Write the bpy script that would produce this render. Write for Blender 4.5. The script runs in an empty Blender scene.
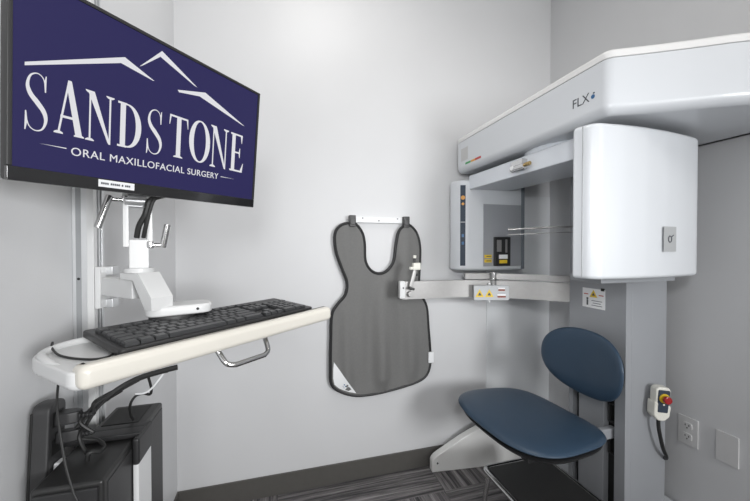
import bpy, bmesh, math, random
from mathutils import Vector, Matrix, Euler
from mathutils.geometry import delaunay_2d_cdt
random.seed(4)
R = math.radians
SC = bpy.context.scene
COL = SC.collection

# ---------------------------------------------------------------- materials
def mat(name, col, rough=0.5, metal=0.0, noise=0.0, nscale=40.0, bump=0.0, bscale=200.0, coat=0.0, spec=0.5):
    m = bpy.data.materials.new(name); m.use_nodes = True
    nt = m.node_tree; b = nt.nodes['Principled BSDF']
    b.inputs['Base Color'].default_value = (*col, 1)
    b.inputs['Roughness'].default_value = rough
    b.inputs['Metallic'].default_value = metal
    b.inputs['Specular IOR Level'].default_value = spec
    b.inputs['Coat Weight'].default_value = coat
    b.inputs['Coat Roughness'].default_value = 0.1
    tc = nt.nodes.new('ShaderNodeTexCoord')
    if noise > 0:
        n = nt.nodes.new('ShaderNodeTexNoise'); n.inputs['Scale'].default_value = nscale; n.inputs['Detail'].default_value = 4
        nt.links.new(tc.outputs['Object'], n.inputs['Vector'])
        mx = nt.nodes.new('ShaderNodeMix'); mx.data_type = 'RGBA'
        mx.inputs[6].default_value = (*[c*(1-noise) for c in col], 1)
        mx.inputs[7].default_value = (*[min(1, c*(1+noise)) for c in col], 1)
        nt.links.new(n.outputs['Fac'], mx.inputs[0]); nt.links.new(mx.outputs[2], b.inputs['Base Color'])
    if bump > 0:
        n2 = nt.nodes.new('ShaderNodeTexNoise'); n2.inputs['Scale'].default_value = bscale; n2.inputs['Detail'].default_value = 3
        nt.links.new(tc.outputs['Object'], n2.inputs['Vector'])
        bp = nt.nodes.new('ShaderNodeBump'); bp.inputs['Strength'].default_value = bump; bp.inputs['Distance'].default_value = 0.002
        nt.links.new(n2.outputs['Fac'], bp.inputs['Height']); nt.links.new(bp.outputs['Normal'], b.inputs['Normal'])
    return m

def emat(name, col, strength=1.0, rough=0.35):
    m = mat(name, (0.004, 0.004, 0.006), rough)
    b = m.node_tree.nodes['Principled BSDF']
    b.inputs['Specular IOR Level'].default_value = 0.15
    b.inputs['Emission Color'].default_value = (*col, 1); b.inputs['Emission Strength'].default_value = strength
    return m

M = {}
M['wall'] = mat('wall_paint', (0.625, 0.63, 0.64), 0.42, noise=0.03, nscale=3, bump=0.12, bscale=350, spec=0.35)
M['panel'] = mat('smooth_wall_panel', (0.66, 0.675, 0.69), 0.35, noise=0.02, nscale=3)
M['ceiling'] = mat('ceiling_paint', (0.8, 0.8, 0.8), 0.9)
M['base'] = mat('rubber_baseboard', (0.088, 0.084, 0.078), 0.45, noise=0.1)
M['white'] = mat('white_plastic', (0.66, 0.665, 0.665), 0.34, coat=0.15, noise=0.02, nscale=5)
M['cream'] = mat('cream_plastic', (0.66, 0.635, 0.575), 0.34, noise=0.03, nscale=9, coat=0.2)
M['shell'] = mat('gloss_white_shell', (0.57, 0.59, 0.615), 0.34, coat=0.15)
M['lid'] = mat('warm_white_lid', (0.68, 0.68, 0.675), 0.38)
M['armgrey'] = mat('pale_grey_enamel', (0.60, 0.63, 0.67), 0.3, coat=0.2)
M['column'] = mat('column_grey_enamel', (0.32, 0.332, 0.352), 0.38, noise=0.03, nscale=4, metal=0.1)
M['panelgrey'] = mat('grey_panel', (0.30, 0.31, 0.32), 0.4)
M['steel'] = mat('brushed_steel', (0.34, 0.335, 0.33), 0.40, metal=0.6, noise=0.08, nscale=60)
M['chrome'] = mat('chrome', (0.62, 0.62, 0.62), 0.13, metal=1.0)
M['alu'] = mat('satin_aluminium', (0.66, 0.67, 0.68), 0.33, metal=0.7, noise=0.05)
M['foot'] = mat('white_cast_foot', (0.80, 0.80, 0.785), 0.4)
M['badge'] = mat('grey_badge', (0.36, 0.37, 0.375), 0.4)
M['blockgrey'] = mat('grey_anodised_metal', (0.40, 0.41, 0.42), 0.45, metal=0.3)
M['badge2'] = mat('pale_grey_label', (0.47, 0.47, 0.47), 0.5)
M['silver'] = mat('silver_painted_metal', (0.74, 0.745, 0.75), 0.38, metal=0.15)
M['black'] = mat('black_plastic', (0.020, 0.020, 0.021), 0.42, noise=0.15, nscale=30)
M['blackgloss'] = mat('gloss_black_bezel', (0.012, 0.012, 0.013), 0.12, coat=0.5)
M['dark'] = mat('charcoal_plastic', (0.036, 0.036, 0.037), 0.45, bump=0.15, bscale=500, noise=0.1)
M['key'] = mat('keycap_black', (0.035, 0.036, 0.038), 0.36, noise=0.1, nscale=50)
M['pc'] = mat('computer_black_metal', (0.030, 0.030, 0.030), 0.36, noise=0.12, nscale=25, metal=0.2)
M['cord'] = mat('black_cord', (0.016, 0.016, 0.016), 0.5)
M['apron'] = mat('grey_lead_apron_fabric', (0.150, 0.150, 0.147), 0.72, noise=0.12, nscale=120, bump=0.3, bscale=900)
M['piping'] = mat('black_piping', (0.012, 0.012, 0.013), 0.55)
M['vinyl'] = mat('navy_vinyl', (0.030, 0.056, 0.092), 0.36, noise=0.06, nscale=25, bump=0.15, bscale=420)
M['navyink'] = mat('dark_navy_membrane', (0.035, 0.048, 0.070), 0.55, spec=0.25)
M['ink'] = mat('dark_grey_ink', (0.06, 0.065, 0.075), 0.5)
M['blueink'] = mat('blue_ink', (0.02, 0.10, 0.24), 0.4)
M['paper'] = mat('white_label', (0.78, 0.79, 0.80), 0.5)
M['yellow'] = mat('yellow_label', (0.72, 0.50, 0.03), 0.45)
M['yellowring'] = mat('yellow_collar', (0.62, 0.42, 0.02), 0.4)
M['red'] = mat('red_button', (0.32, 0.012, 0.015), 0.28, coat=0.4)
M['redink'] = mat('red_ink', (0.45, 0.06, 0.05), 0.5)
M['brownink'] = mat('rust_red_ink', (0.22, 0.06, 0.04), 0.5)
M['green'] = mat('green_ink', (0.05, 0.30, 0.10), 0.5)
M['orange'] = mat('orange_ink', (0.65, 0.30, 0.05), 0.5)
M['brass'] = mat('brass', (0.5, 0.36, 0.16), 0.3, metal=1)
M['tray'] = mat('black_rubber_mat', (0.022, 0.022, 0.022), 0.55, bump=0.4, bscale=260)
M['ivory'] = mat('ivory_plastic', (0.70, 0.69, 0.63), 0.4)
M['plate'] = mat('wall_plate_grey_white', (0.62, 0.62, 0.62), 0.4)
M['slot'] = mat('slot_black', (0.008, 0.008, 0.008), 0.6)
M['screen'] = emat('lit_navy_screen', (0.024, 0.021, 0.092), 1.0)
M['screentext'] = emat('lit_white_lettering', (0.74, 0.74, 0.77), 1.0)
M['glass'] = mat('smoked_acrylic_edge', (0.16, 0.18, 0.20), 0.15, coat=0.4)

def carpet():
    m = bpy.data.materials.new('striped_carpet_tile'); m.use_nodes = True
    nt = m.node_tree; N = nt.nodes.new; L = nt.links.new; b = nt.nodes['Principled BSDF']
    b.inputs['Roughness'].default_value = 0.95; b.inputs['Specular IOR Level'].default_value = 0.1
    tc = N('ShaderNodeTexCoord')
    def stripes(vec):
        mp = N('ShaderNodeMapping'); mp.inputs['Scale'].default_value = vec
        L(tc.outputs['Object'], mp.inputs['Vector'])
        n = N('ShaderNodeTexNoise'); n.inputs['Scale'].default_value = 1.0; n.inputs['Detail'].default_value = 5; n.inputs['Roughness'].default_value = 0.75
        L(mp.outputs['Vector'], n.inputs['Vector']); return n
    a = stripes((1.2, 34, 0)); c = stripes((34, 1.2, 0))
    ck = N('ShaderNodeTexChecker'); ck.inputs['Scale'].default_value = 1.0
    mp = N('ShaderNodeMapping'); mp.inputs['Scale'].default_value = (1.25, 1.25, 1); mp.inputs['Location'].default_value = (0.02, 0.13, 0.5)
    L(tc.outputs['Object'], mp.inputs['Vector']); L(mp.outputs['Vector'], ck.inputs['Vector'])
    mx = N('ShaderNodeMix'); mx.data_type = 'FLOAT'
    L(ck.outputs['Fac'], mx.inputs[0]); L(a.outputs['Fac'], mx.inputs[2]); L(c.outputs['Fac'], mx.inputs[3])
    cr = N('ShaderNodeValToRGB'); e = cr.color_ramp.elements
    e[0].position = 0.38; e[0].color = (0.075, 0.074, 0.077, 1); e[1].position = 0.68; e[1].color = (0.55, 0.53, 0.53, 1)
    k = cr.color_ramp.elements.new(0.47); k.color = (0.16, 0.153, 0.156, 1)
    k = cr.color_ramp.elements.new(0.56); k.color = (0.30, 0.285, 0.288, 1)
    L(mx.outputs[0], cr.inputs['Fac'])
    f = N('ShaderNodeTexNoise'); f.inputs['Scale'].default_value = 420
    L(tc.outputs['Object'], f.inputs['Vector'])
    mm = N('ShaderNodeMix'); mm.data_type = 'RGBA'; mm.blend_type = 'MULTIPLY'; mm.inputs[0].default_value = 0.55
    L(cr.outputs['Color'], mm.inputs[6]); L(f.outputs['Color'], mm.inputs[7]); L(mm.outputs[2], b.inputs['Base Color'])
    bp = N('ShaderNodeBump'); bp.inputs['Strength'].default_value = 0.5; bp.inputs['Distance'].default_value = 0.003
    L(f.outputs['Fac'], bp.inputs['Height']); L(bp.outputs['Normal'], b.inputs['Normal'])
    return m
M['carpet'] = carpet()

# ---------------------------------------------------------------- object helpers
def link(name, bm, m, parent=None, smooth=35, world=True):
    """one mesh object; bm is in world space and is moved into the parent's frame"""
    me = bpy.data.meshes.new(name)
    bmesh.ops.recalc_face_normals(bm, faces=bm.faces)
    if parent is not None and world:
        bmesh.ops.transform(bm, matrix=root_matrix(parent).inverted(), verts=bm.verts)
    bm.to_mesh(me); bm.free()
    for p in me.polygons: p.use_smooth = True
    try: me.set_sharp_from_angle(angle=R(smooth))
    except Exception: pass
    o = bpy.data.objects.new(name, me); COL.objects.link(o)
    if isinstance(m, (list, tuple)):
        for q in m: me.materials.append(q)
    else: me.materials.append(m)
    wn = o.modifiers.new('weighted_normal', 'WEIGHTED_NORMAL'); wn.keep_sharp = True; wn.weight = 80
    if parent is not None: o.parent = parent
    return o
def root_matrix(o):
    mtx = Matrix.Identity(4)
    while o is not None:
        mtx = o.matrix_basis @ mtx; o = o.parent
    return mtx
def tag(o, label, cat, group=None):
    o['label'] = label; o['category'] = cat
    if group: o['group'] = group
    return o
def thing(name, label, cat, loc, rot=(0, 0, 0), group=None):
    o = bpy.data.objects.new(name, None); COL.objects.link(o)
    o.location = loc; o.rotation_euler = rot; o.empty_display_size = 0.05
    return tag(o, label, cat, group)
def struct(name, bm, m):
    o = link(name, bm, m); o['kind'] = 'structure'; return o

def box(bm, c, s, bev=0.0, rot=None, seg=2, mi=0):
    t = bmesh.new(); bmesh.ops.create_cube(t, size=1)
    bmesh.ops.scale(t, vec=s, verts=t.verts)
    if bev > 0:
        bmesh.ops.bevel(t, geom=t.edges[:], offset=min(bev, min(s)*0.49), segments=seg, profile=0.5, affect='EDGES')
    if rot is not None: bmesh.ops.rotate(t, cent=(0, 0, 0), matrix=Euler(rot).to_matrix(), verts=t.verts)
    bmesh.ops.translate(t, vec=c, verts=t.verts)
    merge(bm, t, mi); return bm
def merge(bm, t, mi=0):
    vm = {}
    for v in t.verts: vm[v] = bm.verts.new(v.co)
    for f in t.faces:
        try:
            nf = bm.faces.new([vm[v] for v in f.verts]); nf.material_index = mi
        except ValueError: pass
    t.free()
def B(c, s, bev=0.0, rot=None, seg=2): return box(bmesh.new(), c, s, bev, rot, seg)
def bb(x0, x1, y0, y1, z0, z1, bev=0.0, bm=None, seg=2):
    if bm is None: bm = bmesh.new()
    return box(bm, ((x0+x1)/2, (y0+y1)/2, (z0+z1)/2), (x1-x0, y1-y0, z1-z0), bev, None, seg)

def catmull(pts, n=8, closed=False):
    P = [Vector(p) for p in pts]; out = []; L = len(P)
    rng = range(L if closed else L-1)
    for i in rng:
        if closed: a, b, c, d = P[(i-1) % L], P[i], P[(i+1) % L], P[(i+2) % L]
        else: a, b, c, d = P[max(i-1, 0)], P[i], P[i+1], P[min(i+2, L-1)]
        for k in range(n):
            t = k/n
            out.append(0.5*((2*b)+(c-a)*t+(2*a-5*b+4*c-d)*t*t+(3*b-a-3*c+d)*t**3))
    if not closed: out.append(P[-1])
    return out
def tube(bm, pts, r, sides=10, closed=False, cap=True, mi=0):
    P = [Vector(p) for p in pts]; n = len(P); rings = []
    up = None
    for i in range(n):
        if closed: t = P[(i+1) % n]-P[i-1]
        else: t = P[min(i+1, n-1)]-P[max(i-1, 0)]
        t.normalize()
        if up is None:
            up = Vector((0, 0, 1)) if abs(t.z) < 0.9 else Vector((1, 0, 0))
        s = up-t*up.dot(t)
        if s.length < 1e-6: s = t.orthogonal()
        s.normalize(); up = s; q = t.cross(s)
        rr = r[i] if isinstance(r, (list, tuple)) else r
        rings.append([bm.verts.new(P[i]+(s*math.cos(2*math.pi*k/sides)+q*math.sin(2*math.pi*k/sides))*rr) for k in range(sides)])
    for i in range(n if closed else n-1):
        a, b = rings[i], rings[(i+1) % n]
        for k in range(sides):
            f = bm.faces.new((a[k], a[(k+1) % sides], b[(k+1) % sides], b[k])); f.material_index = mi
    if cap and not closed:
        bm.faces.new(rings[0][::-1]).material_index = mi; bm.faces.new(rings[-1]).material_index = mi
    return bm
def T(pts, r, n=8, sides=10, closed=False): return tube(bmesh.new(), catmull(pts, n, closed) if n else pts, r, sides, closed)
def cyl(bm, a, b, r, sides=24, bev=0.0, mi=0):
    a, b = Vector(a), Vector(b); d = (b-a).normalized()
    if bev > 0:
        pts = [a, a+d*bev*0.3, a+d*bev, b-d*bev, b-d*bev*0.3, b]; rs = [r-bev, r-bev*0.3, r, r, r-bev*0.3, r-bev]
    else: pts = [a, b]; rs = [r, r]
    return tube(bm, pts, rs, sides, mi=mi)
def offset_poly(poly, d):
    """inward offset of a counter-clockwise polygon"""
    n = len(poly); out = []
    for i in range(n):
        p0, p1, p2 = Vector(poly[i-1]), Vector(poly[i]), Vector(poly[(i+1) % n])
        e1 = (p1-p0).normalized(); e2 = (p2-p1).normalized()
        n1 = Vector((-e1.y, e1.x)); n2 = Vector((-e2.y, e2.x))
        b = n1+n2; k = b.length_squared
        out.append(p1+b*(2*d/k) if k > 0.2 else p1+n1*d)
    return out
def round_poly(poly, r, seg=5):
    n = len(poly); out = []
    for i in range(n):
        p0, p1, p2 = Vector(poly[i-1]), Vector(poly[i]), Vector(poly[(i+1) % n])
        rr = r[i] if isinstance(r, (list, tuple)) else r
        a = (p0-p1); b = (p2-p1); la, lb = a.length, b.length
        q = min(rr, la*0.48, lb*0.48)
        if q < 1e-5: out.append(p1); continue
        a = p1+a.normalized()*q; b = p1+b.normalized()*q
        for k in range(seg+1):
            t = k/seg; out.append((1-t)**2*a+2*t*(1-t)*p1+t*t*b)
    return out
def ccw(poly):
    s = sum(poly[i-1][0]*poly[i][1]-poly[i][0]*poly[i-1][1] for i in range(len(poly)))
    return poly if s > 0 else poly[::-1]
def rprism(poly, z0, z1, rb=0.0, rt=0.0, seg=4, f=None, bm=None, mi=0):
    """extruded plan outline with rounded rims; f maps (x,y,z) to world"""
    poly = ccw([tuple(p)[:2] for p in poly])
    if f is None: f = lambda x, y, z: (x, y, z)
    if bm is None: bm = bmesh.new()
    lv = []
    if rb > 0:
        for k in range(seg+1):
            a = math.pi/2*k/seg; lv.append((z0+rb*(1-math.sin(a)) if 0 else z0+rb*(1-math.cos(a)), rb*(1-math.sin(a))))
    else: lv.append((z0, 0))
    if rt > 0:
        for k in range(seg+1):
            a = math.pi/2*k/seg; lv.append((z1-rt*(1-math.sin(a)), rt*(1-math.cos(a))))
    else: lv.append((z1, 0))
    rings = []
    for z, o in lv:
        pp = offset_poly(poly, o) if o > 0 else [Vector(p) for p in poly]
        rings.append([bm.verts.new(f(p[0], p[1], z)) for p in pp])
    n = len(poly)
    for a, b in zip(rings, rings[1:]):
        for k in range(n):
            bm.faces.new((a[k], a[(k+1) % n], b[(k+1) % n], b[k])).material_index = mi
    bm.faces.new(rings[0][::-1]).material_index = mi; bm.faces.new(rings[-1]).material_index = mi
    return bm
def tri_mark(bm, c, u, v, s, mi=0):
    """flat warning triangle at c, in the plane of u and v"""
    c, u, v = Vector(c), Vector(u), Vector(v); n = u.cross(v).normalized()*0.0006
    f = [c-u*s*0.55-v*s*0.45, c+u*s*0.55-v*s*0.45, c+v*s*0.5]
    a = [bm.verts.new(p) for p in f]; b = [bm.verts.new(p+n) for p in f]
    bm.faces.new(b).material_index = mi
    for k in range(3): bm.faces.new((a[k], a[(k+1) % 3], b[(k+1) % 3], b[k])).material_index = mi
    return bm
def patch(bm, c, u, v, w, h, t=0.0006, mi=0):
    """thin rectangular label, w along u and h along v, thickness t along u x v"""
    c, u, v = Vector(c), Vector(u).normalized(), Vector(v).normalized(); n = u.cross(v)*t
    q = [c-u*w/2-v*h/2, c+u*w/2-v*h/2, c+u*w/2+v*h/2, c-u*w/2+v*h/2]
    a = [bm.verts.new(p) for p in q]; b = [bm.verts.new(p+n) for p in q]
    bm.faces.new(b).material_index = mi; bm.faces.new(a[::-1]).material_index = mi
    for k in range(4): bm.faces.new((a[k], a[(k+1) % 4], b[(k+1) % 4], b[k])).material_index = mi
    return bm
def text_bm(s, width, height, o, u, v, spacing=1.0):
    """lettering fitted into width x height (cap height), origin o at the lower left"""
    cu = bpy.data.curves.new('lettering', 'FONT'); cu.body = s; cu.size = 1; cu.extrude = 0.01; cu.space_character = spacing
    ob = bpy.data.objects.new('lettering', cu); COL.objects.link(ob)
    bpy.context.view_layer.update()
    me = bpy.data.meshes.new_from_object(ob.evaluated_get(bpy.context.evaluated_depsgraph_get()))
    COL.objects.unlink(ob); bpy.data.objects.remove(ob); bpy.data.curves.remove(cu)
    bm = bmesh.new(); bm.from_mesh(me); bpy.data.meshes.remove(me)
    xs = [q.co.x for q in bm.verts]; ys = [q.co.y for q in bm.verts]
    x0, x1, y0, y1 = min(xs), max(xs), min(ys), max(ys)
    o, u, v = Vector(o), Vector(u).normalized(), Vector(v).normalized(); n = u.cross(v)
    for q in bm.verts:
        q.co = o+u*((q.co.x-x0)/(x1-x0)*width)+v*((q.co.y-y0)/(y1-y0)*height)+n*((q.co.z+0.01)*0.03)
    return bm

# ---------------------------------------------------------------- the room
XL, XR, YB, YF, ZC = -0.455, 1.600, 1.70, -1.5, 2.80
struct('floor', bb(XL-0.1, XR+0.1, YF, YB+0.1, -0.1, 0), M['carpet'])
struct('ceiling', bb(XL-0.1, XR+0.1, YF, YB+0.1, ZC, ZC+0.1), M['ceiling'])
struct('wall_back', bb(XL-0.1, XR+0.1, YB, YB+0.1, 0, ZC), M['wall'])
struct('wall_left', bb(XL-0.1, XL, YF, YB, 0, ZC), M['wall'])
struct('wall_right', bb(XR, XR+0.1, YF, YB, 0, ZC), M['wall'])
struct('baseboard_back', bb(XL, XR, YB-0.008, YB, 0, 0.102, 0.003), M['base'])
struct('baseboard_left', bb(XL, XL+0.008, YF, YB-0.008, 0, 0.102, 0.003), M['base'])
struct('baseboard_right', bb(XR-0.008, XR, YF, YB-0.008, 0, 0.102, 0.003), M['base'])
struct('trim_1', bb(1.155, XR, YB-0.005, YB, 0.102, 1.52, 0.002), M['panel'])      # flush panel on the wall behind the scanner

# ---------------------------------------------------------------- wall-mounted workstation
track = thing('wall_track', 'tall white and grey vertical mounting track fixed to left wall behind the monitor', 'mounting track', (XL, 0.94, 0.35))
link('channel', bb(XL, -0.425, 0.918, 0.962, 0.35, 2.15, 0.002), M['alu'], track)
link('cover_strip', bb(-0.4255, -0.411, 0.914, 0.930, 0.35, 2.15, 0.002), M['white'], track)
g = bmesh.new()
bb(-0.425, -0.415, 0.947, 0.952, 0.35, 2.15, 0.001, g); bb(-0.425, -0.412, 0.955, 0.966, 0.35, 2.15, 0.002, g)
link('guide_rail', g, M['alu'], track)
link('groove', bb(-0.447, -0.437, 0.9172, 0.9182, 0.36, 2.14), M['panelgrey'], track)
for z in (1.145, 0.62, 1.7): link('screw', cyl(bmesh.new(), (-0.442, 0.9165, z), (-0.442, 0.9185, z), 0.003, 12), M['slot'], track)

AY = R(20)                                                     # yaw of the arm head
au = Vector((math.cos(AY), math.sin(AY), 0)); av = Vector((-math.sin(AY), math.cos(AY), 0))
PO = Vector((-0.296, 0.842, 0))
def AL(x, y, z): return tuple(PO+au*x+av*y+Vector((0, 0, z)))
arm = thing('workstation_arm', 'white jointed support arm with two silver cranks between the track and the keyboard tray', 'support arm', (-0.41, 0.94, 1.12))
g = bb(-0.4105, -0.399, 0.914, 0.958, 1.075, 1.172, 0.002)
link('slider_bracket', g, M['white'], arm)
for z in (1.150, 1.072): link('slider_clamp', bb(-0.408, -0.385, 0.940, 0.972, z, z+0.022, 0.003), M['alu'], arm)
d = PO-Vector((-0.402, 0.942, 0)); an = math.atan2(d.y, d.x)
c = (PO+Vector((-0.402, 0.942, 0)))/2
link('horizontal_arm', B((c.x, c.y, 1.126), (d.length, 0.03, 0.042), 0.003, (0, 0, an)), M['white'], arm)
g = bmesh.new(); box(g, AL(0, 0, 1.203), (0.035, 0.030, 0.062), 0.002, (0, 0, AY)); cyl(g, AL(0, 0, 1.162), AL(0, 0, 1.173), 0.028, 28, 0.002)
link('pivot_post', g, M['white'], arm)
# sloped neck: bent plate, side profile extruded across its width
NY = R(-38)
nu = Vector((math.cos(NY), math.sin(NY), 0)); nv = Vector((-math.sin(NY), math.cos(NY), 0))
prof = [(-0.032, 1.163), (0.028, 1.163), (0.070, 1.112), (0.070, 1.086), (0.048, 1.086), (0.010, 1.146), (-0.032, 1.148)]
f = lambda a, z, w: tuple(PO+nu*a+nv*w+Vector((0, 0, z)))
link('sloped_neck', rprism(prof, -0.021, 0.027, 0.002, 0.002, 2, f), M['white'], arm)
g = bmesh.new()
pl = round_poly([(0.0, -0.035), (0.130, -0.035), (0.130, 0.040), (0.0, 0.040)], 0.03, 6)
rprism(pl, 1.070, 1.091, 0.004, 0.006, 3, lambda x, y, z: AL(x+0.008, y-0.025, z), g)
link('swivel_plate', g, M['white'], arm)
g = bmesh.new(); cyl(g, AL(0.060, -0.022, 1.016), AL(0.060, -0.022, 1.071), 0.045, 32, 0.004)
link('swivel_disc', g, M['dark'], arm)
g = bmesh.new(); cyl(g, AL(0.105, -0.058, 1.081), AL(0.105, -0.0615, 1.081), 0.003, 12); link('screw', g, M['slot'], arm)
for sx in (-0.0225, 0.0195):
    link('side_plate', B(AL(sx, 0.004, 1.275), (0.011, 0.03, 0.115), 0.002, (0, 0, AY)), M['white'], arm)
g = bmesh.new(); box(g, AL(-0.0015, 0.004, 1.316), (0.044, 0.030, 0.026), 0.003, (0, 0, AY)); box(g, AL(0.0, 0.02, 1.36), (0.05, 0.014, 0.11), 0.003, (0, 0, AY))
cyl(g, AL(-0.024, -0.012, 1.316), AL(0.020, -0.012, 1.316), 0.010, 20, 0.002)
link('head_block', g, M['alu'], arm)
mo = Vector((-0.214, 0.774, 1.469))
g = bmesh.new(); cyl(g, AL(0.0, 0.018, 1.40), tuple(mo+Vector((-0.745, 0.633, 0.09))*0.052+Vector((0, 0, -0.03))), 0.022, 20, 0.003)
link('tilt_joint', g, M['alu'], arm)
# cranks
def crank(p0, p1, h0, h1):
    g = T([p0, p1], 0.0050, 0, 14); cyl(g, h0, h1, 0.0066, 14, 0.002)
    cyl(g, Vector(p0)-Vector((0, 0, 0.007)), Vector(p0)+Vector((0, 0, 0.008)), 0.0075, 14, 0.002)
    return link('crank_handle', g, M['chrome'], arm)
crank(AL(-0.022, -0.012, 1.317), AL(-0.050, -0.014, 1.317), AL(-0.048, -0.016, 1.324), AL(-0.068, -0.022, 1.256))
crank(AL(0.020, -0.012, 1.222), AL(0.044, -0.016, 1.222), AL(0.043, -0.016, 1.217), AL(0.052, -0.020, 1.268))

# monitor: frame of its own, x to the right, y into the screen, z up
u = Vector((0.64910452, 0.76044618, 0.01961931)); n = Vector((0.75770781, -0.64405185, -0.10524302)); v = n.cross(u)
mon = thing('monitor', 'black flat screen monitor showing the white SANDSTONE logo on navy blue', 'monitor', mo, Matrix((u, -n, v)).transposed().to_euler())
W, H, CH, SB = 0.473, 0.300, 0.021, 0.006
g = rprism(round_poly([(-W/2, -H/2), (W/2, -H/2), (W/2, H/2), (-W/2, H/2)], 0.006, 3), 0.004, 0.022, 0.0, 0.004, 3, lambda x, z, y: (x, y, z))
rprism(round_poly([(-0.17, -0.10), (0.17, -0.10), (0.17, 0.11), (-0.17, 0.11)], 0.03, 4), 0.02, 0.046, 0.0, 0.01, 3, lambda x, z, y: (x, y, z), g)
link('back_shell', g, M['black'], mon, world=False)
g = bmesh.new()
bb(-W/2, W/2, -0.002, 0.006, -H/2, -H/2+CH, 0.0015, g)
link('bottom_bezel', g, M['blackgloss'], mon, world=False)
g = bmesh.new(); bb(-W/2, W/2, -0.002, 0.006, H/2-SB, H/2, 0.001, g); bb(W/2-SB, W/2, -0.0019, 0.006, -H/2+CH, H/2-SB, 0.001, g)
bb(-W/2, -W/2+SB, -0.0019, 0.006, -H/2+CH, H/2-SB, 0.001, g)
link('bezel_frame', g, M['black'], mon, world=False)
scr = link('screen', bb(-W/2+SB, W/2-SB, 0.0005, 0.0045, -H/2+CH, H/2-SB), M['screen'], mon, world=False)
st = link('sticker', patch(bmesh.new(), (-0.0953, -0.002, -0.1375), (1, 0, 0), (0, 0, 1), 0.058, 0.0125), M['paper'], mon, world=False)
st['label'] = 'white strip label on the bottom bezel'
g = bmesh.new(); x = -0.1195
for k, cnt in enumerate((4, 5, 1, 3)):
    for j in range(cnt):
        patch(g, (x, -0.0027, -0.1375), (1, 0, 0), (0, 0, 1), 0.0022, 0.0034); x += 0.0031
    x += 0.0024
link('print', g, M['ink'], st, world=False)

# --- logo on the screen (children of the screen)
YT = 0.0005
GZ = [0]
def gp(bm, pts):
    """one filled stroke of lettering, a hair in front of the screen"""
    GZ[0] += 1; dz = YT-0.0004-0.000004*(GZ[0] % 12)
    vs = [bm.verts.new((p[0], dz, p[1])) for p in pts]
    f = bm.faces.new(vs); f.normal_update()
    bmesh.ops.triangulate(bm, faces=[f])
def band(bm, pts, w):
    """stroke with changing width along points"""
    P = [Vector((p[0], p[1])) for p in pts]; n = len(P); Lf = []; Rt = []
    for i in range(n):
        t = (P[min(i+1, n-1)]-P[max(i-1, 0)]).normalized(); q = Vector((-t.y, t.x))*(w[i]/2)
        Lf.append(P[i]+q); Rt.append(P[i]-q)
    GZ[0] += 1; dz = YT-0.0004-0.000004*(GZ[0] % 12)
    for i in range(n-1):
        vs = [bm.verts.new((p[0], dz, p[1])) for p in (Lf[i], Lf[i+1], Rt[i+1], Rt[i])]
        bm.faces.new(vs)
TK, TN, SF = 0.20, 0.055, 0.05
def rect(x0, y0, x1, y1): return [(x0, y0), (x1, y0), (x1, y1), (x0, y1)]
def serif(x, y, w=0.3, up=True):
    s = 1 if up else -1
    return [(x-w/2, y), (x+w/2, y), (x+w/2, y+s*0.022), (x+w*0.22, y+s*0.05), (x-w*0.22, y+s*0.05), (x-w/2, y+s*0.022)]
def G_A():
    return [[(0.44, 1.0), (0.56, 1.0), (0.96, 0), (0.72, 0), (0.43, 0.80)], [(0.44, 1.0), (0.49, 0.94), (0.17, 0), (0.10, 0)],
            rect(0.20, 0.30, 0.80, 0.345), serif(0.14, 0, 0.30), serif(0.84, 0, 0.36)], []
def G_N():
    return [[(0.06, 1), (0.30, 1), (0.90, 0.0), (0.83, 0.0), (0.79, 0.03)], rect(0.125, 0, 0.185, 0.97), rect(0.83, 0, 0.895, 1.0),
            serif(0.155, 0, 0.30), serif(0.865, 1, 0.30, False), serif(0.12, 1, 0.24, False)], []
def G_T():
    return [rect(0.385, 0, 0.615, 1), rect(0.02, 0.955, 0.98, 1.0), [(0.0, 0.76), (0.03, 0.76), (0.10, 0.97), (0.02, 1.0)],
            [(1.0, 0.76), (0.97, 0.76), (0.90, 0.97), (0.98, 1.0)], serif(0.5, 0, 0.48)], []
def G_E():
    return [rect(0.13, 0, 0.36, 1), rect(0.03, 0.955, 0.86, 1), rect(0.3, 0.49, 0.70, 0.53), rect(0.03, 0, 0.90, 0.045),
            [(0.86, 1), (0.83, 0.78), (0.80, 0.78), (0.72, 0.96)], [(0.92, 0.0), (0.98, 0.25), (0.95, 0.25), (0.76, 0.04)],
            [(0.72, 0.64), (0.68, 0.64), (0.62, 0.51), (0.68, 0.38), (0.72, 0.38)]], []
def G_D():
    pts = []; w = []
    for k in range(25):
        a = R(90-180*k/24); pts.append((0.34+0.53*max(0, math.cos(a))**0.85, 0.5+0.478*math.sin(a))); w.append(0.05+0.185*max(0, math.cos(a))**1.2)
    return [rect(0.12, 0, 0.33, 1), rect(0.02, 0.955, 0.38, 1), rect(0.02, 0, 0.38, 0.045)], [(pts, w)]
def G_O():
    pts = []; w = []
    for k in range(41):
        a = 2*math.pi*k/40; pts.append((0.5+0.41*math.cos(a), 0.5+0.485*math.sin(a))); w.append(0.055+0.165*abs(math.cos(a))**1.3)
    return [], [(pts, w)]
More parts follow.
